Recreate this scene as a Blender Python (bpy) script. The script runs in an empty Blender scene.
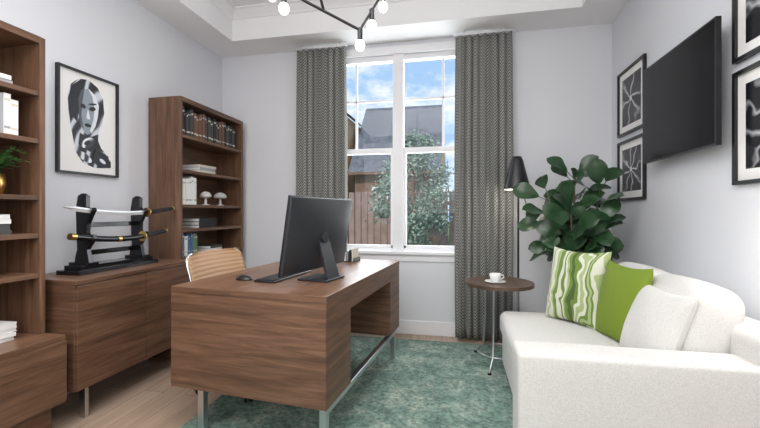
import bpy, math, random
from mathutils import Vector, Matrix, Euler
random.seed(7)
S=bpy.context.scene
COL=S.collection
# ---------------------------------------------------------------- materials
def nt(name):
    m=bpy.data.materials.new(name); m.use_nodes=True
    t=m.node_tree; b=t.nodes['Principled BSDF']
    return m,t,b
def L(t,a,ao,b,bi): t.links.new(a.outputs[ao],b.inputs[bi])
def mat(name,col,rough=.5,metal=0,bump=0,bscale=200,spec=None,var=0,emit=None,es=0,trans=0,vlo=.75,vhi=1.15):
    m,t,b=nt(name)
    b.inputs['Base Color'].default_value=(*col,1); b.inputs['Roughness'].default_value=rough; b.inputs['Metallic'].default_value=metal
    if spec is not None: b.inputs['Specular IOR Level'].default_value=spec
    if trans: b.inputs['Transmission Weight'].default_value=trans
    if emit: b.inputs['Emission Color'].default_value=(*emit,1); b.inputs['Emission Strength'].default_value=es
    tc=t.nodes.new('ShaderNodeTexCoord')
    if bump:
        n=t.nodes.new('ShaderNodeTexNoise'); n.inputs['Scale'].default_value=bscale; n.inputs['Detail'].default_value=3
        bp=t.nodes.new('ShaderNodeBump'); bp.inputs['Strength'].default_value=bump; bp.inputs['Distance'].default_value=.002
        L(t,tc,'Object',n,'Vector'); L(t,n,'Fac',bp,'Height'); L(t,bp,'Normal',b,'Normal')
    if var:
        n=t.nodes.new('ShaderNodeTexNoise'); n.inputs['Scale'].default_value=var; n.inputs['Detail'].default_value=4
        r=t.nodes.new('ShaderNodeValToRGB'); r.color_ramp.elements[0].position=.3; r.color_ramp.elements[1].position=.7
        r.color_ramp.elements[0].color=(*[c*vlo for c in col],1); r.color_ramp.elements[1].color=(*[min(1,c*vhi) for c in col],1)
        L(t,tc,'Object',n,'Vector'); L(t,n,'Fac',r,'Fac'); L(t,r,'Color',b,'Base Color')
    return m
def wood(name,scale,c0,c1,c2,rough=.42):
    m,t,b=nt(name)
    tc=t.nodes.new('ShaderNodeTexCoord'); mp=t.nodes.new('ShaderNodeMapping'); mp.inputs['Scale'].default_value=scale
    n=t.nodes.new('ShaderNodeTexNoise'); n.inputs['Scale'].default_value=1; n.inputs['Detail'].default_value=6; n.inputs['Roughness'].default_value=.62; n.inputs['Distortion'].default_value=.9
    r=t.nodes.new('ShaderNodeValToRGB'); e=r.color_ramp.elements
    e[0].position=.3; e[0].color=(*c0,1); e[1].position=.72; e[1].color=(*c2,1); k=e.new(.5); k.color=(*c1,1)
    mp2=t.nodes.new('ShaderNodeMapping'); mp2.inputs['Scale'].default_value=tuple(s*5 for s in scale)
    n2=t.nodes.new('ShaderNodeTexNoise'); n2.inputs['Scale'].default_value=1; n2.inputs['Detail'].default_value=4
    mx=t.nodes.new('ShaderNodeMix'); mx.data_type='RGBA'; mx.blend_type='MULTIPLY'; mx.inputs[0].default_value=.35
    L(t,tc,'Object',mp,'Vector'); L(t,mp,'Vector',n,'Vector'); L(t,n,'Fac',r,'Fac')
    L(t,tc,'Object',mp2,'Vector'); L(t,mp2,'Vector',n2,'Vector')
    r2=t.nodes.new('ShaderNodeValToRGB'); r2.color_ramp.elements[0].position=.35; r2.color_ramp.elements[1].position=.6
    r2.color_ramp.elements[0].color=(.45,.45,.45,1)
    L(t,n2,'Fac',r2,'Fac'); L(t,r,'Color',mx,6); L(t,r2,'Color',mx,7); L(t,mx,2,b,'Base Color')
    b.inputs['Roughness'].default_value=rough
    return m
W0,W1,W2=(.072,.034,.019),(.145,.074,.042),(.225,.124,.073)
wood_h=wood('walnut_horizontal_grain',(1.6,1.6,26),W0,W1,W2)
wood_v=wood('walnut_vertical_grain',(24,24,1.6),W0,W1,W2)
wood_t=wood('walnut_top_grain',(22,1.8,22),(.12,.058,.032),(.20,.103,.060),(.28,.155,.095),.34)
M_wall=mat('wall_paint',(.705,.717,.752),.75,bump=.08,bscale=300)
M_ceil=mat('ceiling_paint',(.86,.86,.87),.8,bump=.05,bscale=300)
M_trim=mat('white_trim',(.82,.82,.84),.4)
M_steel=mat('brushed_steel',(.62,.63,.65),.28,1)
M_chrome=mat('chrome',(.8,.8,.82),.1,1)
M_black=mat('black_satin',(.010,.010,.012),.35)
M_blackgl=mat('black_lacquer',(.006,.006,.008),.15)
M_dgrey=mat('dark_grey_plastic',(.020,.022,.028),.4)
M_white=mat('white_ceramic',(.85,.85,.85),.2)
M_paper=mat('paper',(.85,.84,.82),.8)
M_gold=mat('gold',(.75,.5,.18),.3,1)
M_sofa=mat('cream_linen',(.66,.65,.625),1.0,bump=.8,bscale=230,spec=.1,var=260,vlo=.86,vhi=1.06)
M_green=mat('green_velvet',(.16,.235,.012),.75,bump=.3,bscale=300)
M_leather=mat('tan_leather',(.48,.28,.145),.45,bump=.2,bscale=150)
M_leaf=mat('fig_leaf',(.020,.062,.022),.3,var=14)
M_leaf2=mat('fern_leaf',(.05,.16,.04),.4)
M_trunk=mat('bark',(.16,.10,.06),.8,bump=.5,bscale=60)
M_soil=mat('soil',(.04,.03,.02),.9)
M_lampin=mat('shade_inner_white',(.9,.88,.82),.5,emit=(1,.93,.8),es=1.5)
M_bulb=mat('frosted_bulb',(1,1,1),.3,emit=(1,.97,.9),es=4)
M_tabletop=wood('table_walnut',(16,3,16),(.06,.035,.025),(.10,.06,.04),(.15,.09,.06))
M_stone=mat('pale_stone',(.62,.60,.57),.7,var=12)

# floor planks
def floor_mat():
    m,t,b=nt('oak_planks')
    tc=t.nodes.new('ShaderNodeTexCoord'); mp=t.nodes.new('ShaderNodeMapping'); mp.inputs['Rotation'].default_value=(0,0,math.pi/2)
    br=t.nodes.new('ShaderNodeTexBrick'); br.inputs['Scale'].default_value=1; br.inputs['Brick Width'].default_value=1.4; br.inputs['Row Height'].default_value=.14
    br.inputs['Mortar Size'].default_value=.002; br.inputs['Color1'].default_value=(.40,.29,.21,1); br.inputs['Color2'].default_value=(.50,.38,.29,1); br.inputs['Mortar'].default_value=(.20,.13,.09,1)
    mp2=t.nodes.new('ShaderNodeMapping'); mp2.inputs['Scale'].default_value=(30,2,1)
    n=t.nodes.new('ShaderNodeTexNoise'); n.inputs['Detail'].default_value=6; n.inputs['Scale'].default_value=1
    r=t.nodes.new('ShaderNodeValToRGB'); r.color_ramp.elements[0].position=.3; r.color_ramp.elements[0].color=(.68,.64,.6,1); r.color_ramp.elements[1].position=.65
    mx=t.nodes.new('ShaderNodeMix'); mx.data_type='RGBA'; mx.blend_type='MULTIPLY'; mx.inputs[0].default_value=.8
    L(t,tc,'Object',mp,'Vector'); L(t,mp,'Vector',br,'Vector'); L(t,tc,'Object',mp2,'Vector'); L(t,mp2,'Vector',n,'Vector'); L(t,n,'Fac',r,'Fac')
    L(t,br,'Color',mx,6); L(t,r,'Color',mx,7); L(t,mx,2,b,'Base Color'); b.inputs['Roughness'].default_value=.35
    return m
def rug_mat():
    m,t,b=nt('distressed_green_rug')
    tc=t.nodes.new('ShaderNodeTexCoord')
    n=t.nodes.new('ShaderNodeTexNoise'); n.inputs['Scale'].default_value=4.2; n.inputs['Detail'].default_value=12; n.inputs['Roughness'].default_value=.85; n.inputs['Distortion'].default_value=.4
    r=t.nodes.new('ShaderNodeValToRGB'); e=r.color_ramp.elements
    e[0].position=.35; e[0].color=(.065,.13,.105,1); e[1].position=.65; e[1].color=(.44,.49,.41,1); k=e.new(.5); k.color=(.185,.275,.23,1)
    n2=t.nodes.new('ShaderNodeTexNoise'); n2.inputs['Scale'].default_value=48; n2.inputs['Detail'].default_value=4
    r2=t.nodes.new('ShaderNodeValToRGB'); r2.color_ramp.elements[0].position=.35; r2.color_ramp.elements[0].color=(.5,.5,.5,1); r2.color_ramp.elements[1].position=.62; r2.color_ramp.elements[1].color=(1.2,1.2,1.2,1)
    mx=t.nodes.new('ShaderNodeMix'); mx.data_type='RGBA'; mx.blend_type='MULTIPLY'; mx.inputs[0].default_value=.8
    bp=t.nodes.new('ShaderNodeBump'); bp.inputs['Strength'].default_value=.6; bp.inputs['Distance'].default_value=.004
    L(t,tc,'Object',n,'Vector'); L(t,n,'Fac',r,'Fac'); L(t,tc,'Object',n2,'Vector'); L(t,n2,'Fac',r2,'Fac')
    L(t,r,'Color',mx,6); L(t,r2,'Color',mx,7); L(t,mx,2,b,'Base Color'); L(t,n2,'Fac',bp,'Height'); L(t,bp,'Normal',b,'Normal')
    b.inputs['Roughness'].default_value=.95
    return m
def mth(t,op,a,b_=None,c=None):
    n=t.nodes.new('ShaderNodeMath'); n.operation=op
    for i,x in enumerate((a,b_,c)):
        if x is None: continue
        if isinstance(x,(int,float)): n.inputs[i].default_value=x
        else: t.links.new(x,n.inputs[i])
    return n.outputs[0]
def curtain_mat():
    m,t,b=nt('chevron_curtain')
    uv=t.nodes.new('ShaderNodeUVMap'); sp=t.nodes.new('ShaderNodeSeparateXYZ'); L(t,uv,0,sp,0)
    u,v=sp.outputs[0],sp.outputs[1]
    tri=mth(t,'PINGPONG',u,.030)
    z=mth(t,'ADD',v,mth(t,'MULTIPLY',tri,1.2))
    f=mth(t,'PINGPONG',z,.014)
    g=mth(t,'DIVIDE',f,.014)
    r=t.nodes.new('ShaderNodeValToRGB'); r.color_ramp.elements[0].position=.38; r.color_ramp.elements[1].position=.62
    r.color_ramp.elements[0].color=(.085,.088,.082,1); r.color_ramp.elements[1].color=(.41,.41,.385,1)
    t.links.new(g,r.inputs[0]); L(t,r,'Color',b,'Base Color'); b.inputs['Roughness'].default_value=.9
    return m
def stripe_mat():
    m,t,b=nt('green_striped_fabric')
    uv=t.nodes.new('ShaderNodeUVMap'); sp=t.nodes.new('ShaderNodeSeparateXYZ'); L(t,uv,0,sp,0)
    n=t.nodes.new('ShaderNodeTexNoise'); n.inputs['Scale'].default_value=2.4; n.inputs['Detail'].default_value=1; n.inputs['Distortion'].default_value=.9; L(t,uv,0,n,'Vector')
    u=mth(t,'ADD',mth(t,'SUBTRACT',sp.outputs[0],.18),mth(t,'MULTIPLY',n.outputs['Fac'],.42))
    r=t.nodes.new('ShaderNodeValToRGB'); r.color_ramp.interpolation='CONSTANT'
    G=(.15,.24,.045,1);Wt=(.64,.65,.54,1);D=(.07,.12,.03,1);Lg=(.36,.44,.20,1)
    st=[(0,Wt),(.10,Lg),(.14,Wt),(.2,Lg),(.24,G),(.30,Wt),(.36,G),(.40,Wt),(.44,Lg),(.48,G),(.54,D),(.6,G),(.66,Wt),(.70,Lg),(.76,Wt),(.80,G),(.83,Lg),(.87,G),(.9,Wt)]
    e=r.color_ramp.elements
    e[0].color=Wt; e[1].position=.98; e[1].color=Lg
    for p,c in st[1:]: k=e.new(p); k.color=c
    t.links.new(u,r.inputs[0]); L(t,r,'Color',b,'Base Color'); b.inputs['Roughness'].default_value=.9
    return m
def art_flower(name,seed,petals):
    m,t,b=nt(name)
    uv=t.nodes.new('ShaderNodeUVMap'); sp=t.nodes.new('ShaderNodeSeparateXYZ'); L(t,uv,0,sp,0)
    x=mth(t,'SUBTRACT',sp.outputs[0],.45+seed*.02); y=mth(t,'SUBTRACT',sp.outputs[1],.55-seed*.02)
    a=mth(t,'ARCTAN2',y,x); rr=mth(t,'SQRT',mth(t,'ADD',mth(t,'MULTIPLY',x,x),mth(t,'MULTIPLY',y,y)))
    n=t.nodes.new('ShaderNodeTexNoise'); n.inputs['Scale'].default_value=2+seed*.5; n.inputs['Detail'].default_value=1; L(t,uv,0,n,'Vector')
    s=mth(t,'SINE',mth(t,'ADD',mth(t,'MULTIPLY',a,petals),mth(t,'MULTIPLY',n.outputs['Fac'],5)))
    s=mth(t,'ABSOLUTE',s); s=mth(t,'POWER',mth(t,'SUBTRACT',1,s),1.7)
    v=mth(t,'MULTIPLY',s,mth(t,'SUBTRACT',1.0,mth(t,'MULTIPLY',rr,1.1)))
    cc=mth(t,'LESS_THAN',rr,.06); v=mth(t,'ADD',v,mth(t,'MULTIPLY',cc,.6))
    r=t.nodes.new('ShaderNodeValToRGB'); e=r.color_ramp.elements; e[0].color=(.01,.01,.012,1); e[0].position=.10; e[1].color=(.70,.71,.75,1); e[1].position=.85
    t.links.new(v,r.inputs[0]); L(t,r,'Color',b,'Base Color'); b.inputs['Roughness'].default_value=.2
    return m
def glass_mat():
    m=bpy.data.materials.new('window_glass'); m.use_nodes=True; t=m.node_tree; t.nodes.clear()
    o=t.nodes.new('ShaderNodeOutputMaterial'); tr=t.nodes.new('ShaderNodeBsdfTransparent'); g=t.nodes.new('ShaderNodeBsdfGlossy'); g.inputs['Roughness'].default_value=.02
    mx=t.nodes.new('ShaderNodeMixShader'); mx.inputs[0].default_value=.03
    L(t,tr,0,mx,1); L(t,g,0,mx,2); L(t,mx,0,o,0); return m
M_floor=floor_mat(); M_rug=rug_mat(); M_curt=curtain_mat(); M_stripe=stripe_mat(); M_glass=glass_mat()

# ---------------------------------------------------------------- builder
class B:
    def __init__(s): s.v=[]; s.f=[]; s.m=[]; s.sm=[]; s.uv=[]; s.mats=[]; s.X=Matrix.Identity(4)
    def mi(s,m):
        if m not in s.mats: s.mats.append(m)
        return s.mats.index(m)
    def add(s,vs,fs,m,smooth=False,uvs=None):
        o=len(s.v); k=s.mi(m)
        s.v+= [tuple(s.X@Vector(p)) for p in vs]
        for i,f in enumerate(fs):
            s.f.append([o+j for j in f]); s.m.append(k); s.sm.append(smooth)
            s.uv.append([uvs[j] for j in f] if uvs else None)
    def box(s,a,b,m,rot=None,mt=None):
        x0,y0,z0=a; x1,y1,z1=b
        vs=[(x0,y0,z0),(x1,y0,z0),(x1,y1,z0),(x0,y1,z0),(x0,y0,z1),(x1,y0,z1),(x1,y1,z1),(x0,y1,z1)]
        if rot:
            c=Vector(((x0+x1)/2,(y0+y1)/2,(z0+z1)/2)); R=Euler(rot).to_matrix()
            vs=[tuple(c+R@(Vector(p)-c)) for p in vs]
        fs=[(0,3,2,1),(0,1,5,4),(1,2,6,5),(2,3,7,6),(3,0,4,7)]
        s.add(vs,fs,m); s.add(vs,[(4,5,6,7)],mt or m)
    def cyl(s,p0,p1,r0,m,r1=None,n=20,cap=True,smooth=True):
        r1=r0 if r1 is None else r1
        p0=Vector(p0);p1=Vector(p1); d=(p1-p0).normalized()
        a=d.orthogonal().normalized(); b=d.cross(a)
        vs=[];fs=[]
        for p,r in((p0,r0),(p1,r1)):
            for i in range(n):
                t=2*math.pi*i/n; vs.append(tuple(p+a*math.cos(t)*r+b*math.sin(t)*r))
        for i in range(n): j=(i+1)%n; fs.append((i,j,n+j,n+i))
        s.add(vs,fs,m,smooth)
        if cap: s.add(vs,[tuple(range(n-1,-1,-1)),tuple(range(n,2*n))],m)
    def tube(s,pts,r,m,n=12,rs=None):
        pts=[Vector(p) for p in pts]; vs=[];fs=[]; a=None
        for k,p in enumerate(pts):
            d=(pts[min(k+1,len(pts)-1)]-pts[max(k-1,0)]).normalized()
            if a is None: a=d.orthogonal().normalized()
            a=(a-d*a.dot(d)).normalized(); b=d.cross(a); rr=rs[k] if rs else r
            for i in range(n):
                t=2*math.pi*i/n; vs.append(tuple(p+a*math.cos(t)*rr+b*math.sin(t)*rr))
        for k in range(len(pts)-1):
            for i in range(n):
                j=(i+1)%n; fs.append((k*n+i,k*n+j,(k+1)*n+j,(k+1)*n+i))
        s.add(vs,fs,m,True); e=(len(pts)-1)*n
        s.add(vs,[tuple(range(n-1,-1,-1)),tuple(range(e,e+n))],m)
    def lathe(s,c,prof,m,n=28):
        vs=[];fs=[]; c=Vector(c)
        for r,z in prof:
            for i in range(n):
                t=2*math.pi*i/n; vs.append((c.x+math.cos(t)*r,c.y+math.sin(t)*r,c.z+z))
        for k in range(len(prof)-1):
            for i in range(n):
                j=(i+1)%n; fs.append((k*n+i,k*n+j,(k+1)*n+j,(k+1)*n+i))
        s.add(vs,fs,m,True)
    def sph(s,c,r,m,sz=1,n=16):
        s.lathe(c,[(max(1e-5,math.sin(math.pi*k/n)*r),-math.cos(math.pi*k/n)*r*sz) for k in range(n+1)],m,n+4)
    def rbox(s,c,size,r,m,rot=(0,0,0),bulge=(0,0,0),inner=6):
        h=[x/2 for x in size]; R=Euler(rot).to_matrix(); c=Vector(c)
        T=[]
        for a in range(3):
            rr=min(r,h[a]*.98)
            lo=[-h[a]+rr*q for q in (0,.25,.5,.75,1)]
            mid=[-h[a]+rr+(2*h[a]-2*rr)*i/inner for i in range(1,inner)]
            T.append(lo+mid+[-q for q in reversed(lo)])
        key={};vs=[];fs=[]
        def V(p):
            k=tuple(round(q,5) for q in p)
            if k not in key:
                inn=[max(-(h[i]-min(r,h[i]*.98)),min(h[i]-min(r,h[i]*.98),p[i])) for i in range(3)]
                d=Vector([p[i]-inn[i] for i in range(3)]); d.normalize()
                q=Vector([inn[i]+d[i]*min(r,h[i]*.98) for i in range(3)])
                for i in range(3):
                    j,l=(i+1)%3,(i+2)%3
                    w=max(0,1-(q[j]/h[j])**2)*max(0,1-(q[l]/h[l])**2)
                    q[i]+=bulge[i]*w*(q[i]/h[i])
                key[k]=len(vs); vs.append(tuple(c+R@q))
            return key[k]
        for a in range(3):
            j,l=(a+1)%3,(a+2)%3
            for sg in(-1,1):
                for x in range(len(T[j])-1):
                    for y in range(len(T[l])-1):
                        q=[]
                        for (p1,p2) in((x,y),(x+1,y),(x+1,y+1),(x,y+1)):
                            P=[0,0,0]; P[a]=sg*h[a]; P[j]=T[j][p1]; P[l]=T[l][p2]; q.append(V(P))
                        fs.append(tuple(q) if sg>0 else tuple(reversed(q)))
        s.add(vs,fs,m,True)
    def pillow(s,M,w,h,t,m,n=18):
        old=s.X; s.X=old@M
        for sg in(1,-1):
            vs=[];uv=[];fs=[]
            for i in range(n+1):
                for j in range(n+1):
                    u=math.sin(math.pi/2*(2*i/n-1)); v=math.sin(math.pi/2*(2*j/n-1))
                    th=t/2*(max(0,(1-u*u)*(1-v*v)))**.42
                    x=w/2*u*(1-.10*(1-v*v)*u*u); z=h/2*v*(1-.10*(1-u*u)*v*v)
                    th*=1+.05*math.sin(5*u+3*v)
                    vs.append((x,sg*th,z)); uv.append(((u+1)/2,(v+1)/2))
            for i in range(n):
                for j in range(n):
                    a=i*(n+1)+j; q=(a,a+n+1,a+n+2,a+1); fs.append(q if sg<0 else q[::-1])
            s.add(vs,fs,m,True,uv)
        s.X=old
    def quad(s,vs,m): s.add(vs,[(0,1,2,3)],m,False,[(0,0),(1,0),(1,1),(0,1)])
    def done(s,name,bevel=0,loc=(0,0,0),rz=0,seg=2):
        me=bpy.data.meshes.new(name); me.from_pydata(s.v,[],s.f)
        for m in s.mats: me.materials.append(m)
        me.polygons.foreach_set('material_index',s.m); me.polygons.foreach_set('use_smooth',s.sm)
        ul=me.uv_layers.new(name='UVMap')
        for p,u in zip(me.polygons,s.uv):
            if u:
                for li,c in zip(p.loop_indices,u): ul.data[li].uv=c
        me.update()
        o=bpy.data.objects.new(name,me); COL.objects.link(o); o.location=loc; o.rotation_euler=(0,0,rz)
        if bevel:
            import bmesh
            bm=bmesh.new(); bm.from_mesh(me); bmesh.ops.remove_doubles(bm,verts=bm.verts,dist=1e-5); bm.to_mesh(me); bm.free()
            md=o.modifiers.new('bevel','BEVEL'); md.width=bevel; md.segments=seg; md.limit_method='ANGLE'; md.angle_limit=math.radians(50)
        return o

# ---------------------------------------------------------------- room shell
XL,XR,YB,YF,ZC,ZT=-2.40,1.278,3.57,-1.6,2.74,3.02
WX0,WX1,WZ0,WZ1=-1.39,.285,.765,2.63
b=B(); b.box((XL-.15,YF-.15,-.12),(XR+.15,YB+.16,0),M_floor); b.done('floor')
b=B(); b.box((XL-.15,YF-.15,0),(XL,YB+.16,ZT),M_wall); b.done('wall_left')
b=B(); b.box((XR,YF-.15,0),(XR+.15,YB+.16,ZT),M_wall); b.done('wall_right')
b=B(); b.box((XL,YF-.15,0),(XR,YF,ZT),M_wall); b.done('wall_front')
b=B()
b.box((XL,YB,0),(WX0,YB+.16,ZT),M_wall); b.box((WX1,YB,0),(XR,YB+.16,ZT),M_wall)
b.box((WX0,YB,0),(WX1,YB+.16,WZ0),M_wall); b.box((WX0,YB,WZ1),(WX1,YB+.16,ZT),M_wall); b.done('wall_back')
b=B(); sw=.33
b.box((XL-.15,YF-.15,ZT),(XR+.15,YB+.16,ZT+.1),M_ceil)
b.box((XL,YF,ZC),(XL+sw,YB,ZT),M_ceil); b.box((XR-sw,YF,ZC),(XR,YB,ZT),M_ceil)
b.box((XL+sw,YB-sw,ZC),(XR-sw,YB,ZT),M_ceil); b.box((XL+sw,YF,ZC),(XR-sw,YF+sw,ZT),M_ceil)
b.done('ceiling')
# sloped crown inside the tray
b=B()
x0,x1,y0,y1=XL+sw,XR-sw,YF+sw,YB-sw
rings=[]
for (o,z) in((0,ZT-.085),(.012,ZT-.08),(.018,ZT-.065),(.055,ZT-.02),(.07,ZT-.014),(.07,ZT)):
    rings.append([(x0+o,y0+o,z),(x1-o,y0+o,z),(x1-o,y1-o,z),(x0+o,y1-o,z)])
vs=[p for r_ in rings for p in r_]; fs=[]
for k in range(len(rings)-1):
    for i in range(4): j=(i+1)%4; fs.append((k*4+i,(k+1)*4+i,(k+1)*4+j,k*4+j))
b.add(vs,fs,M_trim); b.done('trim_1')
for nm,a,c in(('baseboard_back',(XL,YB-.016,0),(XR,YB,.13)),('baseboard_left',(XL,YF,0),(XL+.016,YB-.016,.13)),('baseboard_right',(XR-.016,YF,0),(XR,YB-.016,.13))):
    b=B(); b.box(a,c,M_trim); b.done(nm,.005)
# window
b=B(); y0,y1=YB+.02,YB+.09
def wb(x0,x1,z0,z1,ya=y0,yb=y1): b.box((x0,ya,z0),(x1,yb,z1),M_trim)
wb(WX0,WX0+.05,WZ0,WZ1); wb(WX1-.05,WX1,WZ0,WZ1); wb(WX0,WX1,WZ1-.05,WZ1); wb(WX0,WX1,WZ0,WZ0+.03)
XM=-.553; wb(XM-.05,XM+.05,WZ0,WZ1,YB-.005,y1)
zm=1.725
for (xa,xb) in((WX0+.05,XM-.05),(XM+.05,WX1-.05)):
    wb(xa,xb,zm-.025,zm+.025,y0+.005,y1-.01)
    wb(xa,xa+.025,WZ0,zm,y0+.01,y1-.02); wb(xb-.025,xb,WZ0,zm,y0+.01,y1-.02); wb(xa,xb,WZ0+.03,WZ0+.06,y0+.01,y1-.02)
    xc=(xa+xb)/2; wb(xc-.011,xc+.011,zm,WZ1-.05,y0+.03,y0+.05); wb(xa,xb,2.20,2.222,y0+.03,y0+.05)
    b.quad([(xa,y0+.04,WZ0),(xb,y0+.04,WZ0),(xb,y0+.04,WZ1),(xa,y0+.04,WZ1)],M_glass)
cw=.07
wb(WX0-cw,WX0,WZ0-.02,WZ1+cw,YB-.018,YB); wb(WX1,WX1+cw,WZ0-.02,WZ1+cw,YB-.018,YB); wb(WX0,WX1,WZ1,WZ1+cw,YB-.018,YB)
wb(WX0-cw-.02,WX1+cw+.02,WZ0-.02,WZ0+.008,YB-.045,YB+.03); wb(WX0-cw,WX1+cw,WZ0-.085,WZ0-.02,YB-.014,YB)
b.done('window_1',.003)

# curtains
def curtain(x0,x1,name):
    b=B(); nx,nz=150,30; vs=[];uv=[];fs=[]; W=x1-x0; s=0; px=None
    cols=[]
    for i in range(nx+1):
        t=i/nx; ph=2*math.pi*7*t+.6*math.sin(5*t+x0)
        x=x0+W*t+.004*math.sin(2*ph); y=.032*math.sin(ph)+.008*math.sin(2.3*ph+1)
        if px: s+=math.hypot(x-px[0],y-px[1])
        px=(x,y); cols.append((x,y,s))
    for i in range(nx+1):
        x,y,s=cols[i]
        for j in range(nz+1):
            z=.018+(2.70-.018)*j/nz
            xx=(x0+x1)/2+(x-(x0+x1)/2)*(1+.04*math.sin(3*(1-j/nz)))
            vs.append((xx,3.475+y*(.75+.3*(1-j/nz)),z)); uv.append((s,z))
    for i in range(nx):
        for j in range(nz):
            a=i*(nz+1)+j; fs.append((a,a+nz+1,a+nz+2,a+1))
    b.add(vs,fs,M_curt,True,uv)
    b.cyl((x0-.02,3.475,2.715),(x1+.02,3.475,2.715),.010,M_trim)
    for q in(.15,.85): b.cyl((x0+W*q,3.475,2.715),(x0+W*q,3.475,2.74),.008,M_trim,n=8)
    o=b.done(name); md=o.modifiers.new('s','SOLIDIFY'); md.thickness=.002
curtain(-1.517,-1.03,'curtain'); curtain(-.02,.463,'curtain')

# rug
b=B(); b.box((-1.43,.75,0.0),(.68,3.38,.012),M_rug); b.done('area_rug',.004)
RZ=.012

# ---------------------------------------------------------------- bookcases
def bookcase(name,x0,x1,ya,yb,H,shelves,z0=0,base=None):
    b=B(); t=.028
    b.box((x0,ya,z0),(x1,ya+t,H),wood_v); b.box((x0,yb-t,z0),(x1,yb,H),wood_v)
    b.box((x0,ya+t,H-.035),(x1,yb-t,H),wood_h,mt=wood_t); b.box((x0,ya+t,z0),(x0+.012,yb-t,H-.035),wood_h)
    for z in shelves: b.box((x0+.012,ya+t,z-.024),(x1-.006,yb-t,z),wood_h,mt=wood_t)
    if not base: b.box((x0+.012,ya+t,0),(x1-.02,yb-t,.08),wood_h)
    if base:
        xb,zb,ylo=base
        b.box((x0,ylo,.164),(xb,yb,zb),wood_h,mt=wood_t)
        b.box((x0,ylo+.02,0),(xb-.05,yb-.03,.164),wood_h)
        for k in range(3):
            yy=ylo+(yb-ylo)*k/3
            b.box((xb,yy+.006,.18),(xb+.016,ylo+(yb-ylo)*(k+1)/3-.006,zb-.03),wood_h)
    b.done(name,.002)
SH_B=[1.75,1.475,1.20,1.005,.79,.5,.25]
SH_L=[1.76,1.515,1.225,1.03,.825]
bookcase('bookcase',-2.385,-2.103,2.59,3.475,2.04,SH_B)
bookcase('bookcase',-2.385,-2.103,.55,1.606,2.04,SH_L,z0=.512,base=(-1.975,.512,.55))
# books
bk=[mat('book_'+n,c,.6) for n,c in(('black',(.02,.02,.022)),('charcoal',(.06,.06,.06)),('white',(.8,.8,.78)),('cream',(.65,.6,.5)),('brown',(.16,.08,.05)),('grey',(.35,.36,.38)),('green',(.12,.22,.12)),('yellow',(.6,.45,.12)),('blue',(.08,.15,.28)),('red',(.35,.06,.05)))]
def books_v(y0,y1,z,cols,hmin,hmax,xf=-2.13,name='books'):
    b=B(); y=y0
    while True:
        w=random.uniform(.018,.036)
        if y+w>y1: break
        h=random.uniform(hmin,hmax); d=random.uniform(.15,.2); c=bk[random.choice(cols)]; xx=xf-random.uniform(0,.015)
        b.box((xx-d,y,z),(xx,y+w-.001,z+h),c)
        b.box((xx-d+.004,y+.003,z+h-.0005),(xx-.004,y+w-.004,z+h+.0008),M_paper)
        for q in(.15,.82): b.box((xx,y+.002,z+h*q),(xx+.0006,y+w-.003,z+h*q+.012),bk[random.choice([3,5])])
        y+=w
    b.done(name)
def books_h(yc,z,n,cols,xf=-2.14,w=.2,name='books'):
    b=B(); zz=z
    for i in range(n):
        t=random.uniform(.018,.032); a=random.uniform(-.08,.08); ww=w*random.uniform(.85,1)
        b.box((xf-.17,yc-ww/2,zz+.002),(xf-.004,yc+ww/2,zz+t-.002),M_paper,rot=(0,0,a))
        c=bk[random.choice(cols)]
        b.box((xf-.172,yc-ww/2-.002,zz),(xf,yc+ww/2+.002,zz+.003),c,rot=(0,0,a)); b.box((xf-.172,yc-ww/2-.002,zz+t-.003),(xf,yc+ww/2+.002,zz+t),c,rot=(0,0,a))
        b.box((xf-.004,yc-ww/2-.002,zz),(xf,yc+ww/2+.002,zz+t),c,rot=(0,0,a)); zz+=t
    b.done(name)
    return zz
books_v(2.63,3.43,1.75,[0,0,1,1,4,0,0,4],.18,.235)
books_h(2.98,1.475,3,[1,5,2,3],w=.24)
books_v(2.63,2.84,1.20,[2,2,2,5],.2,.235)
books_h(2.98,1.005,3,[0,5,4,2],w=.24)
books_v(2.63,2.85,.79,[7,8,6,2,3,8],.15,.19)
books_h(3.1,.79,2,[1,2])
books_v(1.24,1.53,1.515,[2,2,2,5],.175,.2)
books_h(1.38,1.76,2,[2,2,5],w=.2)
books_h(1.38,1.03,4,[2,5,1,2],w=.2)
books_h(1.40,.512,4,[2,2,2],w=.2)
books_v(.75,1.15,1.76,[1,2,5,4],.17,.22)
# mushroom-like stone ornaments: cap on a stem with a round foot
b=B()
for (yy,s) in((2.99,.048),(3.20,.058)):
    b.cyl((-2.17,yy,1.20),(-2.17,yy,1.208),.032,M_stone); b.cyl((-2.17,yy,1.208),(-2.17,yy,1.275),.012,M_stone,r1=.008,n=12)
    b.lathe((-2.17,yy,1.268),[(.001,0),(s*.6,-.004),(s,.004),(s*.97,.018),(s*.75,.038),(s*.4,.05),(.001,.054)],M_stone)
b.done('mushroom_sculpture')
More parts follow.
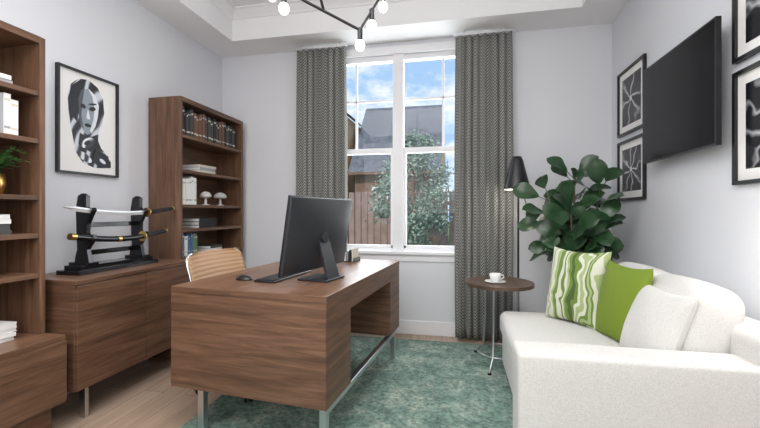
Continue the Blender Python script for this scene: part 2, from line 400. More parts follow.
# fern pot on left bookcase
b=B(); c=Vector((-2.20,1.43,1.225)); b.lathe(c,[(.001,0),(.04,0),(.055,.05),(.05,.10),(.045,.10),(.045,.085),(.001,.085)],M_gold)
for i in range(40):
    a=random.uniform(0,6.28); l=random.uniform(.09,.17); el=random.uniform(.4,1.1)
    pts=[c+Vector((math.cos(a)*l*t*.8,math.sin(a)*l*t*.85,.09+l*el*math.sin(2.2*t)*.8)) for t in(0,.3,.6,1)]
    b.tube(pts,.0015,M_leaf2,n=5)
    side=Vector((-math.sin(a),math.cos(a),0))
    for k in range(1,9):
        p=pts[0].lerp(pts[1],k/3) if k<3 else (pts[1].lerp(pts[2],(k-3)/3) if k<6 else pts[2].lerp(pts[3],(k-6)/2))
        fw=(pts[3]-pts[0]).normalized()
        for sg in(-1,1):
            q=p+side*sg*.034*(1-k/14)+fw*.012; b.add([p,p.lerp(q,.5)+fw*.009,q,p.lerp(q,.5)-fw*.009],[(0,1,2,3)],M_leaf2)
b.done('potted_fern')

# credenza
b=B(); cx0,cx1,cy0,cy1,cz0,cz1=-2.38,-1.97,1.66,2.58,.185,.777
b.box((cx0,cy0,cz0),(cx1-.018,cy1,cz1-.025),wood_h); b.box((cx0,cy0-.004,cz1-.025),(cx1,cy1,cz1),wood_h,mt=wood_t)
ym=(cy0+cy1)/2
b.box((cx1-.018,cy0+.003,cz0+.004),(cx1,ym-.003,cz1-.03),wood_h); b.box((cx1-.018,ym+.003,cz0+.004),(cx1,cy1-.003,cz1-.03),wood_h)
for yy in(cy0+.09,cy1-.12):
    for xx in(cx0+.05,cx1-.09): b.box((xx,yy,0),(xx+.04,yy+.022,cz0),M_steel)
b.done('credenza',.002)
CT=cz1
# katana stand with swords
b=B(); xs=-2.19
b.box((xs-.08,1.79,CT),(xs+.08,2.38,CT+.026),M_blackgl)
b.box((xs-.06,1.82,CT+.026),(xs+.06,2.35,CT+.05),M_blackgl)
for yy in(1.89,2.28):
    z=CT+.04
    prof=[(-.055,0),(.055,0),(.045,.05),(.035,.10),(.055,.13),(.085,.165),(.075,.19),(.05,.175),(.032,.20),(.035,.25),(.055,.29),(.08,.335),(.07,.35),(.045,.335),(.028,.355),(.03,.42),(.0,.435),(-.03,.42),(-.045,.34),(-.04,.2),(-.035,.1),(-.05,.05)]
    n=len(prof); vs=[(xs+p,yy-.014,z+q) for p,q in prof]+[(xs+p,yy+.014,z+q) for p,q in prof]
    b.add(vs,[tuple(range(n)),tuple(range(2*n-1,n-1,-1))]+[(i,i+n,(i+1)%n+n,(i+1)%n) for i in range(n)],M_blackgl)
    b.box((xs-.07,yy-.035,z),(xs+.07,yy+.035,z+.025),M_blackgl)
for z in(.10,.27): b.box((xs-.03,1.89,CT+z),(xs-.012,2.28,CT+z+.03),M_blackgl)
b.done('sword_stand',.002)
M_blade=mat('polished_blade',(.93,.94,.95),.35,.8)
def katana(z,sheathed,y0,y1,name):
    b=B(); x=xs+.06; ts=y0+(y1-y0)*.70
    f=lambda y: z-.035*math.sin(math.pi*(y-y0)/(y1-y0))
    n=16; ys=[y0+(ts-y0)*i/n for i in range(n+1)]
    if not sheathed:
        vs=[];fs=[]
        for i,y in enumerate(ys):
            h=.014*min(1,(i+.3)/2); zz=f(y)
            vs+=[(x,y,zz-h),(x+.004,y,zz+h*.3),(x,y,zz+h),(x-.004,y,zz+h*.3)]
        for i in range(n):
            for k in range(4): a=i*4; fs.append((a+k,a+(k+1)%4,a+4+(k+1)%4,a+4+k))
        b.add(vs,fs,M_blade)
    else:
        b.tube([Vector((x,y,f(y))) for y in ys],.018,M_blackgl); b.tube([Vector((x,y,f(y))) for y in (ys[0]-.005,ys[0]+.025)],.020,M_gold)
        b.tube([Vector((x,y,f(y))) for y in (ys[10]-.012,ys[10]+.012)],.020,M_gold)
    b.cyl((x,ts,f(ts)),(x,ts+.006,f(ts)),.034,M_gold)
    hy=[ts+.006+(y1-ts-.006)*i/8 for i in range(9)]
    b.tube([Vector((x,y,f(y))) for y in hy],.015,M_black)
    for i in range(14):
        y=hy[0]+(hy[-1]-hy[0])*(i+.5)/14; b.tube([Vector((x+.012,y-.008,f(y)+.012)),Vector((x+.017,y,f(y))),Vector((x+.012,y+.008,f(y)-.012))],.0022,bk[1],n=6)
    b.tube([Vector((x,y,f(y))) for y in(hy[-1]-.008,hy[-1]+.006)],.017,M_gold)
    b.done(name)
katana(CT+.39,False,1.72,2.54,'katana'); katana(CT+.225,True,1.76,2.47,'katana')

# ---------------------------------------------------------------- framed art
def frame(name,wall,y0,y1,z0,z1,art,t=.02,fw=.018,matw=.05,draw=None):
    b=B(); x=XL if wall<0 else XR; s=1 if wall<0 else -1
    def bx(ya,yb,za,zb,d0,d1,m): 
        xs_=sorted((x+s*d0,x+s*d1)); b.box((xs_[0],ya,za),(xs_[1],yb,zb),m)
    bx(y0,y1,z0,z0+fw,.002,.002+t,M_black); bx(y0,y1,z1-fw,z1,.002,.002+t,M_black)
    bx(y0,y0+fw,z0+fw,z1-fw,.002,.002+t,M_black); bx(y1-fw,y1,z0+fw,z1-fw,.002,.002+t,M_black)
    bx(y0+fw,y1-fw,z0+fw,z1-fw,.002,.008,M_paper)
    g=fw+matw; X=x+s*.0088
    if art:
        q=[(X,y0+g,z0+g),(X,y1-g,z0+g),(X,y1-g,z1-g),(X,y0+g,z1-g)]
        if s<0: q=[(X,y1-g,z0+g),(X,y0+g,z0+g),(X,y0+g,z1-g),(X,y1-g,z1-g)]
        b.quad(q,art)
    if draw:
        for i,(poly,m) in enumerate(draw):
            X=x+s*(.0085+.0003*i)
            b.add([(X,y0+fw+(y1-y0-2*fw)*u,z0+fw+(z1-z0-2*fw)*v) for u,v in poly],[tuple(range(len(poly)))],m,False,[tuple(p_) for p_ in poly])
    b.done(name)
def marble(name,sc,off,c0,c1,c2):
    m,t,b_=nt(name); uv=t.nodes.new('ShaderNodeUVMap'); mp=t.nodes.new('ShaderNodeMapping'); mp.inputs['Location'].default_value=(off,off*2,0); mp.inputs['Rotation'].default_value=(0,0,.6)
    w_=t.nodes.new('ShaderNodeTexWave'); w_.inputs['Scale'].default_value=sc; w_.inputs['Distortion'].default_value=8; w_.inputs['Detail'].default_value=1; w_.inputs['Detail Scale'].default_value=1.1
    r=t.nodes.new('ShaderNodeValToRGB'); e=r.color_ramp.elements; e[0].position=.2; e[0].color=(*c0,1); e[1].position=.9; e[1].color=(*c2,1); k=e.new(.55); k.color=(*c1,1)
    L(t,uv,0,mp,'Vector'); L(t,mp,'Vector',w_,'Vector'); L(t,w_,'Fac',r,'Fac'); L(t,r,'Color',b_,'Base Color'); b_.inputs['Roughness'].default_value=.4; return m
P_k=mat('print_black',(.008,.008,.012),.4); P_l=mat('print_light',(.74,.77,.82),.4); P_g=mat('print_bluegrey',(.27,.31,.36),.4); P_d=mat('print_shadow',(.07,.08,.10),.4)
P_m=marble('print_marbled_dark',1.6,0,(.006,.006,.01),(.06,.065,.08),(.62,.66,.72)); P_m2=marble('print_marbled_grey',2.2,.4,(.03,.033,.04),(.26,.29,.33),(.80,.83,.88))
def blob(cx,cy,rx,ry,rot=0,n=40,wob=0,k=3,ph=0):
    o=[]
    for i in range(n):
        t=2*math.pi*i/n; r=1+wob*math.sin(k*t+ph); X_,Y_=rx*r*math.cos(t),ry*r*math.sin(t)
        o.append((cx+X_*math.cos(rot)-Y_*math.sin(rot),cy+X_*math.sin(rot)+Y_*math.cos(rot)))
    return o
# figure print: marbled hair/drape around a blue-grey face, curl at the bottom
draw=[([(.16,.62),(.15,.74),(.20,.86),(.32,.94),(.50,.96),(.66,.91),(.76,.80),(.78,.66),(.74,.54),(.68,.46),(.66,.36),(.72,.28),(.86,.20),(.90,.08),(.60,.06),(.40,.10),(.28,.20),(.24,.32),(.20,.44)],P_m),
([(.32,.60),(.31,.74),(.38,.84),(.50,.87),(.62,.82),(.68,.72),(.66,.60),(.62,.50),(.55,.42),(.47,.39),(.40,.43),(.35,.50)],P_g),
([(.48,.87),(.62,.82),(.68,.72),(.66,.60),(.62,.50),(.55,.42),(.52,.44),(.58,.56),(.60,.68),(.56,.80)],P_l),
([(.32,.60),(.31,.74),(.38,.84),(.42,.85),(.39,.72),(.37,.58),(.41,.44),(.35,.50)],P_d),
([(.36,.94),(.20,.84),(.15,.70),(.20,.56),(.30,.50),(.33,.62),(.32,.74),(.38,.86)],P_k),
(blob(.56,.67,.06,.022,.15),P_k),(blob(.40,.675,.045,.022,-.1),P_k),(blob(.56,.72,.075,.010,.15),P_k),([(.48,.66),(.45,.57),(.48,.55),(.52,.56),(.505,.61)],P_l),(blob(.48,.49,.06,.018,0),P_k),
([(.34,.40),(.48,.36),(.66,.42),(.66,.30),(.52,.22),(.32,.28)],P_k),(blob(.48,.31,.12,.05,.3),P_m2),(blob(.47,.31,.06,.022,.3),P_k),
([(.62,.26),(.80,.22),(.90,.14),(.90,.08),(.68,.07),(.54,.14)],P_k),(blob(.42,.16,.13,.04,-.3),P_m2),(blob(.74,.14,.06,.02,-.3),P_l)]
frame('framed_picture',-1,1.885,2.31,1.385,2.05,None,t=.025,fw=.012,draw=draw)
frame('framed_picture',1,2.955,3.405,1.735,2.235,art_flower('flower_print_a',1,3))
frame('framed_picture',1,2.955,3.405,1.23,1.69,art_flower('flower_print_b',2,4))
frame('framed_picture',1,1.62,2.085,1.83,2.34,art_flower('flower_print_c',3,3))
frame('framed_picture',1,1.62,2.085,1.265,1.785,art_flower('flower_print_d',4,5))
# TV
b=B(); M_screen=mat('tv_screen',(.003,.003,.004),.22,spec=.25)
b.box((1.185,2.075,1.455),(1.21,2.80,2.06),M_black); b.box((1.183,2.083,1.465),(1.1852,2.79,2.05),M_screen)
b.box((1.21,2.25,1.6),(1.225,2.62,1.92),M_black); b.box((1.225,2.35,1.68),(XR,2.52,1.85),M_black)
b.done('wall_mounted_tv',.003)

# ---------------------------------------------------------------- desk
DX,DY,DR=-.575,1.625,-math.radians(5.4)
W,Ld=.868,1.34; zb,zt=.238,.75
b=B()
b.box((-W,0,zt-.12),(0,Ld,zt-.03),wood_h); b.box((-W,-.002,zt-.03),(.002,Ld+.002,zt),wood_h,mt=wood_t)
b.box((-W,0,zb),(0,.30,zt-.12),wood_h); b.box((-W,Ld-.26,zb),(0,Ld,zt-.12),wood_h)
for k in range(3):
    for (ya,yb) in((.01,.29),(Ld-.25,Ld-.01)):
        z0=zb+.01+k*.123; b.box((-W-.012,ya,z0),(-W,yb,z0+.118),wood_h)
for xx in(-.055,-W+.13):
    for yy in(.04,Ld-.07): b.box((xx,yy,0),(xx+.035,yy+.035,zb),M_steel)
    b.box((xx,.075,zb-.05),(xx+.035,Ld-.07,zb-.02),M_steel)
desk=b.done('desk',.0025,loc=(DX,DY,RZ),rz=DR)
DT=zt+RZ
def dsk(x,y): 
    c,s_=math.cos(DR),math.sin(DR); return (DX+c*x-s_*y, DY+s_*x+c*y)
# monitor (back toward +X)
b=B(); w,h=.635,.41
tilt=math.radians(9); ang=-math.atan2(.137,.62)
R=Matrix.Rotation(tilt,4,'Y')
b.X=Matrix.Translation((0,0,.055))@R
b.box((-.006,-w/2,0),(.006,w/2,h),M_black); b.box((-.0075,-w/2+.012,.035),(-.006,w/2-.012,h-.012),M_screen)
b.rbox((.006,0,h*.5),(.02,w*.995,h*.99),.009,M_dgrey,bulge=(.02,0,0))
b.X=Matrix.Identity(4)
for (p,q) in(((.05,0,.24),(.12,0,.012)),):
    vs=[];
    for (c_,wd) in((p,.05),(q,.06)):
        for dx in(-.008,.008):
            for dy in(-wd,wd): vs.append((c_[0]+dx,c_[1]+dy,c_[2]))
    b.add(vs,[(0,1,5,4),(2,6,7,3),(0,4,6,2),(1,3,7,5),(0,2,3,1),(4,5,7,6)],M_dgrey)
b.cyl((.03,0,.235),(.075,0,.235),.03,M_dgrey)
b.rbox((.045,0,.006),(.19,.2,.012),.005,M_dgrey)
b.done('computer_monitor',.002,loc=(-.80,2.066,DT),rz=ang)
b=B(); b.rbox((0,0,.006),(.13,.42,.012),.005,M_black)
for r_ in range(5):
    for k in range(15): b.box((-.055+r_*.022,-.2+k*.0268,.012),(-.037+r_*.022,-.178+k*.0268,.016),M_dgrey)
kx,ky=dsk(-.46,.42); b.done('keyboard',loc=(kx,ky,DT),rz=DR)
b=B(); b.sph((0,0,.0),.035,M_black,sz=.75); 
for i,v in enumerate(b.v): b.v[i]=(v[0]*1.5,v[1]*.9,max(0,v[2]))
kx,ky=dsk(-.62,.26); b.done('computer_mouse',loc=(kx,ky,DT),rz=DR)
b=B(); 
for i in range(4): b.box((-.05+i*.02,-.06,.004),(-.04+i*.02,.06,.07+.01*i),bk[[2,5,0,3][i]])
b.box((-.06,-.065,0),(.035,.065,.006),M_black); b.box((-.06,-.065,0),(-.055,.065,.05),M_black); b.box((.03,-.065,0),(.035,.065,.03),M_black)
kx,ky=dsk(-.33,1.2); b.done('paper_organizer',loc=(kx,ky,DT),rz=DR)

# ---------------------------------------------------------------- office chair (faces +X, local coords)
b=B()
def ribbed(P,wid,n=150,m=16):
    vs=[];fs=[]
    pts=[Vector(P(i/n)) for i in range(n+1)]
    for i in range(n+1):
        d=(pts[min(i+1,n)]-pts[max(i-1,0)]).normalized(); nn=Vector((d.y,-d.x)) 
        off=.003*abs(math.sin(math.pi*30*i/n))
        ww=wid*(1-.22*max(0,(i/n-.88)/.12)**3)
        for sd in(1,-1):
            for j in range(m+1):
                y=ww*(j/m-.5); cv=.05*(2*j/m-1)**2
                q=pts[i]+nn*sd*(.007+off); vs.append((q.x+cv*(i/n>.45)*min(1,(i/n-.45)*4),y,q.y+(cv if i/n<.45 else 0)*.4))
    k=2*(m+1)
    for i in range(n):
        for j in range(m):
            a=i*k+j; fs.append((a,a+1,a+k+1,a+k)); a+=m+1; fs.append((a,a+k,a+k+1,a+1))
        a=i*k; fs.append((a,a+k,a+k+m+1,a+m+1)); a=i*k+m; fs.append((a,a+m+1,a+k+m+1,a+k))
    a=n*k
    for j in range(m): fs.append((a+j,a+j+1,a+j+m+2,a+j+m+1))
    b.add(vs,fs,M_leather,True); return pts
def P(t):
    ks=[(.27,.43),(.20,.46),(0,.44),(-.14,.425),(-.225,.45),(-.26,.53),(-.28,.66),(-.31,.77),(-.345,.86)]
    u=t*(len(ks)-1); i=min(int(u),len(ks)-2); f=u-i
    p0=Vector(ks[max(i-1,0)]);p1=Vector(ks[i]);p2=Vector(ks[i+1]);p3=Vector(ks[min(i+2,len(ks)-1)])
    q=.5*((2*p1)+(p2-p0)*f+(2*p0-5*p1+4*p2-p3)*f*f+(3*p1-p0-3*p2+p3)*f**3); return (q.x,q.y)
pts=ribbed(P,.54)
N_=len(pts)-1
for sg in(-1,1):
    rail=[]
    for i,p in enumerate(pts):
        t=i/N_; rail.append(Vector((p.x-.004+(.05*min(1,(t-.45)*4) if t>.45 else 0),sg*.273*(1-.22*max(0,(t-.88)/.12)**3),p.y+(.02 if t<.45 else 0))))
    b.tube(rail[::5],.009,M_chrome,n=10)
    b.tube([(.12,sg*.28,.44),(.14,sg*.31,.56),(.10,sg*.315,.64),(-.05,sg*.315,.655),(-.20,sg*.31,.64),(-.24,sg*.28,.61)],.011,M_chrome,n=10)
    b.rbox((0,sg*.315,.662),(.22,.045,.02),.009,M_black)
b.tube([(.05,-.27,.42),(.05,0,.40),(.05,.27,.42)],.013,M_chrome); b.tube([(-.15,-.27,.41),(-.15,0,.395),(-.15,.27,.41)],.013,M_chrome)
b.box((-.17,-.04,.36),(.09,.04,.40),M_black); b.cyl((-.03,0,.12),(-.03,0,.37),.022,M_chrome); b.cyl((-.03,0,.08),(-.03,0,.2),.035,M_black)
for k in range(5):
    a=k*2*math.pi/5+.3; e=Vector((-.03+.30*math.cos(a),.30*math.sin(a),.075))
    b.tube([(-.03,0,.12),e],.015,M_chrome,rs=[.02,.012]); b.cyl(e,e+Vector((0,0,-.03)),.008,M_black,n=8)
    s_=Vector((-math.sin(a),math.cos(a),0))
    for q in(-1,1): b.cyl(e+s_*q*.008+Vector((0,0,-.045)),e+s_*q*.024+Vector((0,0,-.045)),.029,M_black,n=16)
b.done('office_chair',loc=(-1.345,2.33,.013),rz=math.radians(-4))

# ---------------------------------------------------------------- sofa
b=B(); sx0,sx1,sy0,sy1=.26,1.235,1.58,2.78
b.rbox(((sx0+sx1)/2+.02,(sy0+sy1)/2,.22),(sx1-sx0-.04,sy1-sy0-.02,.24),.02,M_sofa)            # base
b.rbox(((sx0+sx1)/2-.02,sy0+.08,.335),(sx1-sx0+.02,.17,.51),.022,M_sofa,inner=8)               # near arm
b.rbox((.90,sy1-.07,.34),(.62,.14,.50),.022,M_sofa)                                           # far arm
b.rbox((sx1-.09,(sy0+sy1)/2,.40),(.18,sy1-sy0-.01,.60),.05,M_sofa)                            # back frame
m0,m1=sy0+.17,sy1-.01
b.rbox((.66,(m0+m1)/2,.385),(.76,(m1-m0),.16),.05,M_sofa,bulge=(0,0,.015),inner=10)             # seat cushion
hw=(m1-.13-m0)/2
for k in range(2):
    b.rbox((1.00,m0+hw*(k+.5),.63),(.20,hw-.005,.40),.07,M_sofa,rot=(0,math.radians(13),0),bulge=(.035,0,.015),inner=8)
for xx in(sx0+.08,sx1-.1):
    for yy in(sy0+.08,sy1-.1): b.cyl((xx,yy,RZ if xx<.6 else 0),(xx,yy,.12),.018,M_black,r1=.024)
b.done('sofa')
def pl(name,c,w,h,t,m,rz,lean):
    b=B(); b.pillow(Matrix.Identity(4),w,h,t,m)
    o=b.done(name); o.location=c; o.rotation_euler=Euler((lean,0,rz),'XYZ')
    return o
pl('striped_throw_pillow',(.70,2.50,.69),.38,.46,.15,M_stripe,math.radians(-52),math.radians(-11))
pl('green_throw_pillow',(.835,2.20,.665),.34,.42,.14,M_green,math.radians(-78),math.radians(-11))
pl('white_throw_pillow',(.86,1.92,.63),.36,.36,.14,M_sofa,math.radians(-84),math.radians(-20))

# ---------------------------------------------------------------- side table, cup, lamp
tx,ty=.30,2.99; TZ=.62
b=B(); b.cyl((tx,ty,TZ-.025),(tx,ty,TZ),.25,M_tabletop,n=48); b.cyl((tx,ty,TZ-.04),(tx,ty,TZ-.025),.12,M_black)
for k in range(3):
    a=math.radians(-110+120*k); e=Vector((tx+.25*math.cos(a),ty+.25*math.sin(a),.018))
    top=Vector((tx+.14*math.cos(a),ty+.14*math.sin(a),TZ-.03)); 
    b.tube([top,top+Vector((0,0,-.25)),Vector((tx+.16*math.cos(a),ty+.16*math.sin(a),.10)),e+Vector((0,0,.004))],.007,M_steel,n=8)
    b.cyl((e.x,e.y,RZ),(e.x,e.y,.022),.014,M_black,n=12)
b.tube([(tx+.16*math.cos(math.radians(t_)),ty+.16*math.sin(math.radians(t_)),.10) for t_ in range(0,361,15)],.005,M_steel,n=6)
b.done('side_table')
b=B(); c=(tx-.03,ty-.05,TZ)
b.lathe(c,[(.001,0),(.04,0),(.075,.01),(.074,.013),(.04,.004),(.001,.004)],M_white)
b.lathe((c[0],c[1],TZ+.006),[(.001,0),(.022,0),(.025,.006),(.038,.03),(.042,.06),(.039,.06),(.034,.03),(.02,.008),(.001,.008)],M_white)
b.tube([(c[0]+.036,c[1],TZ+.058),(c[0]+.058,c[1],TZ+.056),(c[0]+.062,c[1],TZ+.04),(c[0]+.035,c[1],TZ+.024)],.004,M_white,n=8)
b.done('coffee_cup')
lx,ly=.48,3.27
b=B(); b.cyl((lx,ly,0.012),(lx,ly,.035),.12,M_black,n=32); b.cyl((lx,ly,.03),(lx,ly,1.40),.008,M_black)
b.lathe((lx-.015,ly-.03,1.32),[(.105,0),(.10,.02),(.05,.23),(.035,.265),(.001,.27)],M_black)
b.lathe((lx-.015,ly-.03,1.322),[(.101,0),(.096,.02),(.047,.225),(.001,.24)],M_lampin)
b.sph((lx-.015,ly-.03,1.38),.03,M_bulb)
b.cyl((lx,ly,1.40),(lx-.015,ly-.03,1.57),.006,M_black)
b.tube([(lx,ly,1.35),(lx+.03,ly-.01,1.31),(lx+.065,ly-.02,1.18),(lx+.085,ly-.02,1.12)],.004,M_black,n=8); b.sph((lx+.087,ly-.02,1.11),.012,M_black)
b.done('floor_lamp')

# ---------------------------------------------------------------- fiddle leaf fig
b=B(); fx,fy=.86,3.12
b.lathe((fx,fy,0),[(.001,.0),(.11,.0),(.15,.28),(.155,.30),(.14,.30),(.135,.27),(.001,.27)],M_white)
b.lathe((fx,fy,.272),[(.001,0),(.134,0)],M_soil)
stems=[]
for k,(dx,dy,hh) in enumerate(((0,0,1.42),(.12,-.04,1.30),(-.15,-.04,1.27),(.02,.08,1.36),(-.05,-.12,1.12),(.08,-.1,1.05))):
    pts_=[Vector((fx,fy,.27)),Vector((fx+dx*.3,fy+dy*.3,.55)),Vector((fx+dx*.8,fy+dy*.8,.82)),Vector((fx+dx*1.3,fy+dy*1.3,hh))]
    b.tube(pts_,.01,M_trunk,n=8,rs=[.016,.013,.009,.005]); stems.append(pts_)
def leaf(base,dirv,l,wd,m,up):
    dirv=dirv.normalized(); side=dirv.cross(up).normalized(); nn=side.cross(dirv); vs=[];fs=[]; n=10
    for i in range(n+1):
        t=i/n; w_=wd*((math.sin(math.pi*t**1.25))**.6 if 0<t<1 else .02)*(.75+.35*t)
        for j,q in enumerate((-1,-.5,0,.5,1)):
            p=base+dirv*l*t+side*q*w_+nn*(-.28*l*t*t+.10*w_*abs(q)*2+.03*l*math.sin(9*t+q*2)*abs(q)); vs.append(tuple(p))
    for i in range(n):
        for j in range(4): a=i*5+j; fs.append((a,a+1,a+6,a+5))
    b.add(vs,fs,m,True)
rnd=random.Random(3)
for si,st in enumerate(stems):
    nl=19
    for k in range(nl):
        t=.05+.95*k/(nl-1)
        p=st[2].lerp(st[3],t)
        a=k*2.4+si*1.3; el=rnd.uniform(-.35,.7)+.9*(t>.93)
        d=Vector((math.cos(a),math.sin(a)*.8,el)); l=rnd.uniform(.14,.20)
        e=p+d.normalized()*(l+.06)
        if e.y>3.40: d.y=-abs(d.y)*.4
        if e.x>1.20: d.x=-abs(d.x)*.6
        up=Vector((rnd.uniform(-.6,.6)-.3,-.7+rnd.uniform(-.4,.4),rnd.uniform(.1,1)))
        st_=rnd.uniform(.04,.09); q=p+d.normalized()*st_; b.tube([p,q],.003,M_leaf,n=5); leaf(q,d,l,l*.36,M_leaf,up)
b.done('fiddle_leaf_fig')

# ---------------------------------------------------------------- chandelier
b=B()
N=dict(b=(-.757,1.581,2.115),c=(-.451,1.745,1.995),d=(-.364,1.865,2.23),f=(-.55,2.0,2.30),g=(-.2,1.7,2.28))
def rod(p,q,r=.0065): b.cyl(p,q,r,M_black,n=10)
E0=(-.95,1.45,2.20)
rod(E0,N['c']); rod(N['c'],N['d']); rod(N['d'],N['f']); rod(N['d'],N['g']); rod(N['f'],(-.9,1.75,2.28)); rod((-.60,1.66,2.06),(-.62,1.45,2.30)); rod((-.62,1.45,2.30),N['f'])
rod(N['f'],(-.55,2.0,3.0),.005); b.cyl((-.55,2.0,3.0),(-.55,2.0,3.02),.06,M_black)
def bulb(p,up=False):
    p=Vector(p); s_=1 if up else -1
    b.sph(p,.013,M_black); b.cyl(p,p+Vector((0,0,.05*s_)),.012,M_black,n=14)
    b.sph(p+Vector((0,0,.072*s_)),.023,M_bulb,sz=1.15)
bulb(N['b']); bulb(N['c']); bulb(E0); bulb(N['d']); bulb(N['g']); bulb((-.9,1.75,2.28)); bulb((-.62,1.45,2.30),True)
bulb(Vector(N['c']).lerp(Vector(N['d']),.5))
b.done('chandelier')

# ---------------------------------------------------------------- exterior
M_grass=mat('grass',(.10,.16,.05),.9,var=3); M_fence=mat('cedar_fence',(.27,.19,.17),.8,var=5)
M_brick=mat('brown_brick',(.17,.10,.065),.85,var=6); M_siding=mat('tan_siding',(.45,.33,.20),.8)
def roof_mat():
    m,t,b_=nt('grey_shingles'); tc=t.nodes.new('ShaderNodeTexCoord'); n=t.nodes.new('ShaderNodeTexNoise'); n.inputs['Scale'].default_value=5; n.inputs['Detail'].default_value=8; n.inputs['Roughness'].default_value=.8
    r=t.nodes.new('ShaderNodeValToRGB'); e=r.color_ramp.elements; e[0].position=.35; e[0].color=(.035,.042,.058,1); e[1].position=.65; e[1].color=(.16,.18,.22,1)
    L(t,tc,'Object',n,'Vector'); L(t,n,'Fac',r,'Fac'); L(t,r,'Color',b_,'Base Color'); b_.inputs['Roughness'].default_value=.9; return m
M_roof=roof_mat()
b=B(); b.box((-30,3.9,-.35),(25,45,-.25),M_grass); b.done('ground_lawn')
b=B(); x=-9
while x<9:
    h=1.62+random.uniform(-.01,.01); b.box((x,9,-.25),(x+.13,9.02,h),M_fence); x+=.16
for z in(.2,1.3): b.box((-9,9.02,z),(9,9.06,z+.09),M_fence)
b.done('picket_fence')
b=B()
b.box((-3.9,14.3,-.25),(-.75,19.5,2.6),M_brick)
def roof(x0,x1,yf,yb,ze,zr):
    ym=(yf+yb)/2
    b.add([(x0,yf,ze),(x1,yf,ze),(x1,ym,zr),(x0,ym,zr)],[(0,1,2,3)],M_roof); b.add([(x0,ym,zr),(x1,ym,zr),(x1,yb,ze),(x0,yb,ze)],[(0,1,2,3)],M_roof)
    b.add([(x0,yf,ze),(x0,ym,zr),(x0,yb,ze)],[(0,1,2)],M_siding); b.add([(x1,yf,ze),(x1,yb,ze),(x1,ym,zr)],[(0,1,2)],M_siding)
    b.box((x0,yf-.03,ze-.10),(x1,yf,ze),M_brick)
roof(-4.1,-.60,14,20,2.65,5.85)
b.box((-7.5,15,-.25),(-4.4,20,5.0),M_siding)
b.add([(-7.7,14.8,5),(-4.2,14.8,5),(-5.95,14.8,6.4),(-7.7,20,5),(-4.2,20,5),(-5.95,20,6.4)],[(0,2,5,3),(2,1,4,5)],M_roof); b.add([(-7.6,14.99,5),(-4.4,14.99,5),(-5.95,14.99,6.3)],[(0,1,2)],M_siding)
b.box((-3.2,14.25,1.2),(-2.6,14.3,2.1),M_trim); b.box((-3.14,14.24,1.26),(-2.66,14.25,2.04),M_screen)
b.done('neighbor_house')
M_tl=mat('tree_leaves',(.12,.20,.155),.7); M_tl2=mat('tree_leaves_pale',(.28,.37,.31),.7)
b=B(); tx_,ty_=-.90,7.8; b.tube([(tx_,ty_,-.25),(tx_+.03,ty_,.8),(tx_,ty_,1.8),(tx_+.05,ty_,2.7)],.03,M_trunk,rs=[.06,.045,.03,.01])
for i in range(30):
    z=rnd.uniform(.7,2.1); a=rnd.uniform(0,6.28); l=rnd.uniform(.3,.7)*(1-abs(z-1.4)/2.6)
    b.tube([(tx_,ty_,z),(tx_+math.cos(a)*l,ty_+math.sin(a)*l,z+.4*l)],.008,M_trunk,n=5)
clumps=[]
for i in range(46):
    z=.55+2.05*rnd.random(); R_=.84*(1-max(0,(z-1.7))/1.3)*(1-max(0,1.1-z)); a=rnd.uniform(0,6.28); r_=max(0,R_)*rnd.random()**.5
    clumps.append(Vector((tx_+math.cos(a)*r_,ty_+math.sin(a)*r_,z)))
for i in range(6000):
    c0=rnd.choice(clumps); c=c0+Vector((rnd.gauss(0,.11),rnd.gauss(0,.11),rnd.gauss(0,.09))); d=Vector((rnd.uniform(-1,1),rnd.uniform(-1,1),rnd.uniform(-1,1))).normalized()*.042; e=d.orthogonal().normalized()*.021
    b.add([c-d,c+e,c+d,c-e],[(0,1,2,3)],M_tl if rnd.random()<.55 else M_tl2)
b.done('garden_tree')

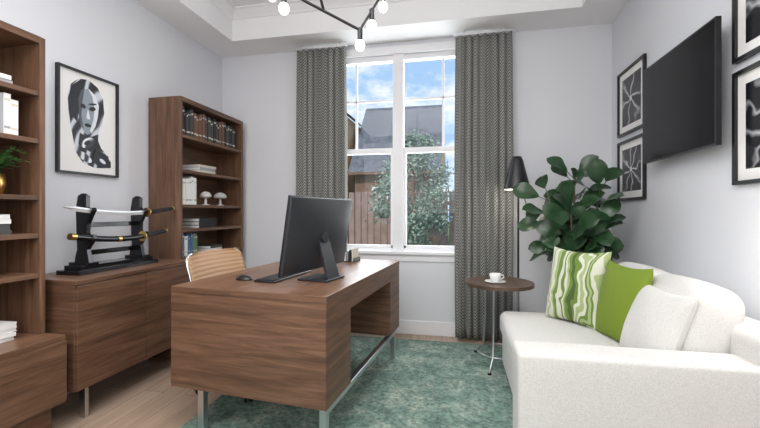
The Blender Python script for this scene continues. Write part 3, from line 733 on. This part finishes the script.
# ---------------------------------------------------------------- world + lights
w=bpy.data.worlds.new('sky'); S.world=w; w.use_nodes=True; t=w.node_tree; bg=t.nodes['Background']
tc=t.nodes.new('ShaderNodeTexCoord'); mp=t.nodes.new('ShaderNodeMapping'); mp.inputs['Scale'].default_value=(1,1,2.0); mp.inputs['Location'].default_value=(.1,0,.3)
n=t.nodes.new('ShaderNodeTexNoise'); n.inputs['Scale'].default_value=5.5; n.inputs['Detail'].default_value=8; n.inputs['Roughness'].default_value=.6
r=t.nodes.new('ShaderNodeValToRGB'); r.color_ramp.elements[0].position=.42; r.color_ramp.elements[1].position=.58
r.color_ramp.elements[0].color=(.36,.57,.86,1); r.color_ramp.elements[1].color=(.92,.95,1,1)
L(t,tc,'Generated',mp,'Vector'); L(t,mp,'Vector',n,'Vector'); L(t,n,'Fac',r,'Fac'); L(t,r,'Color',bg,'Color'); bg.inputs['Strength'].default_value=1.15
def light(kind,name,loc,rot,energy,size=1,sy=None,col=(1,1,1)):
    l=bpy.data.lights.new(name,kind); l.energy=energy; l.color=col
    if kind=='AREA':
        l.size=size
        if sy: l.shape='RECTANGLE'; l.size_y=sy
    elif kind=='POINT': l.shadow_soft_size=size
    elif kind=='SUN': l.angle=.02
    o=bpy.data.objects.new(name,l); COL.objects.link(o); o.location=loc; o.rotation_euler=rot; return o
light('SUN','sun',(0,0,20),(math.radians(50),0,math.radians(-25)),3.2,col=(1,.95,.88))
light('AREA','overhead_fill',(-.65,.5,2.70),(0,0,0),57,2.2,2.0,(1,.99,.98))  # added soft fill from overhead, out of view; no fixture hangs here
light('AREA','upward_fill',(-.55,.1,2.25),(math.radians(180),0,0),36,1.6,1.6,(1,.99,.98))  # added upward fill that brightens the ceiling; the tray has no cove lamp
light('AREA','rear_fill',(-.9,-1.3,1.9),(math.radians(80),0,0),30,2.4,1.6,(1,.99,.98))  # unseen fill added behind the camera, not a lamp of the room
light('AREA','window_light',(-.55,3.75,1.75),(math.radians(-90),0,0),38,1.5,1.7,(.95,.98,1))
light('POINT','lamp_bulb',(lx-.015,ly-.03,1.30),(0,0,0),1.8,.03,col=(1,.93,.82))
light('POINT','sofa_lamp',(1.15,1.66,1.02),(0,0,0),3.8,.06,col=(1,.96,.9))

cam=bpy.data.cameras.new('camera'); co=bpy.data.objects.new('camera',cam); COL.objects.link(co)
co.location=(0,0,1.14); co.rotation_euler=(math.radians(90),0,math.radians(11.5)); cam.lens=18.14; cam.sensor_width=36; cam.shift_y=-.0026; cam.clip_start=.05
S.camera=co
S.view_settings.view_transform='Standard'
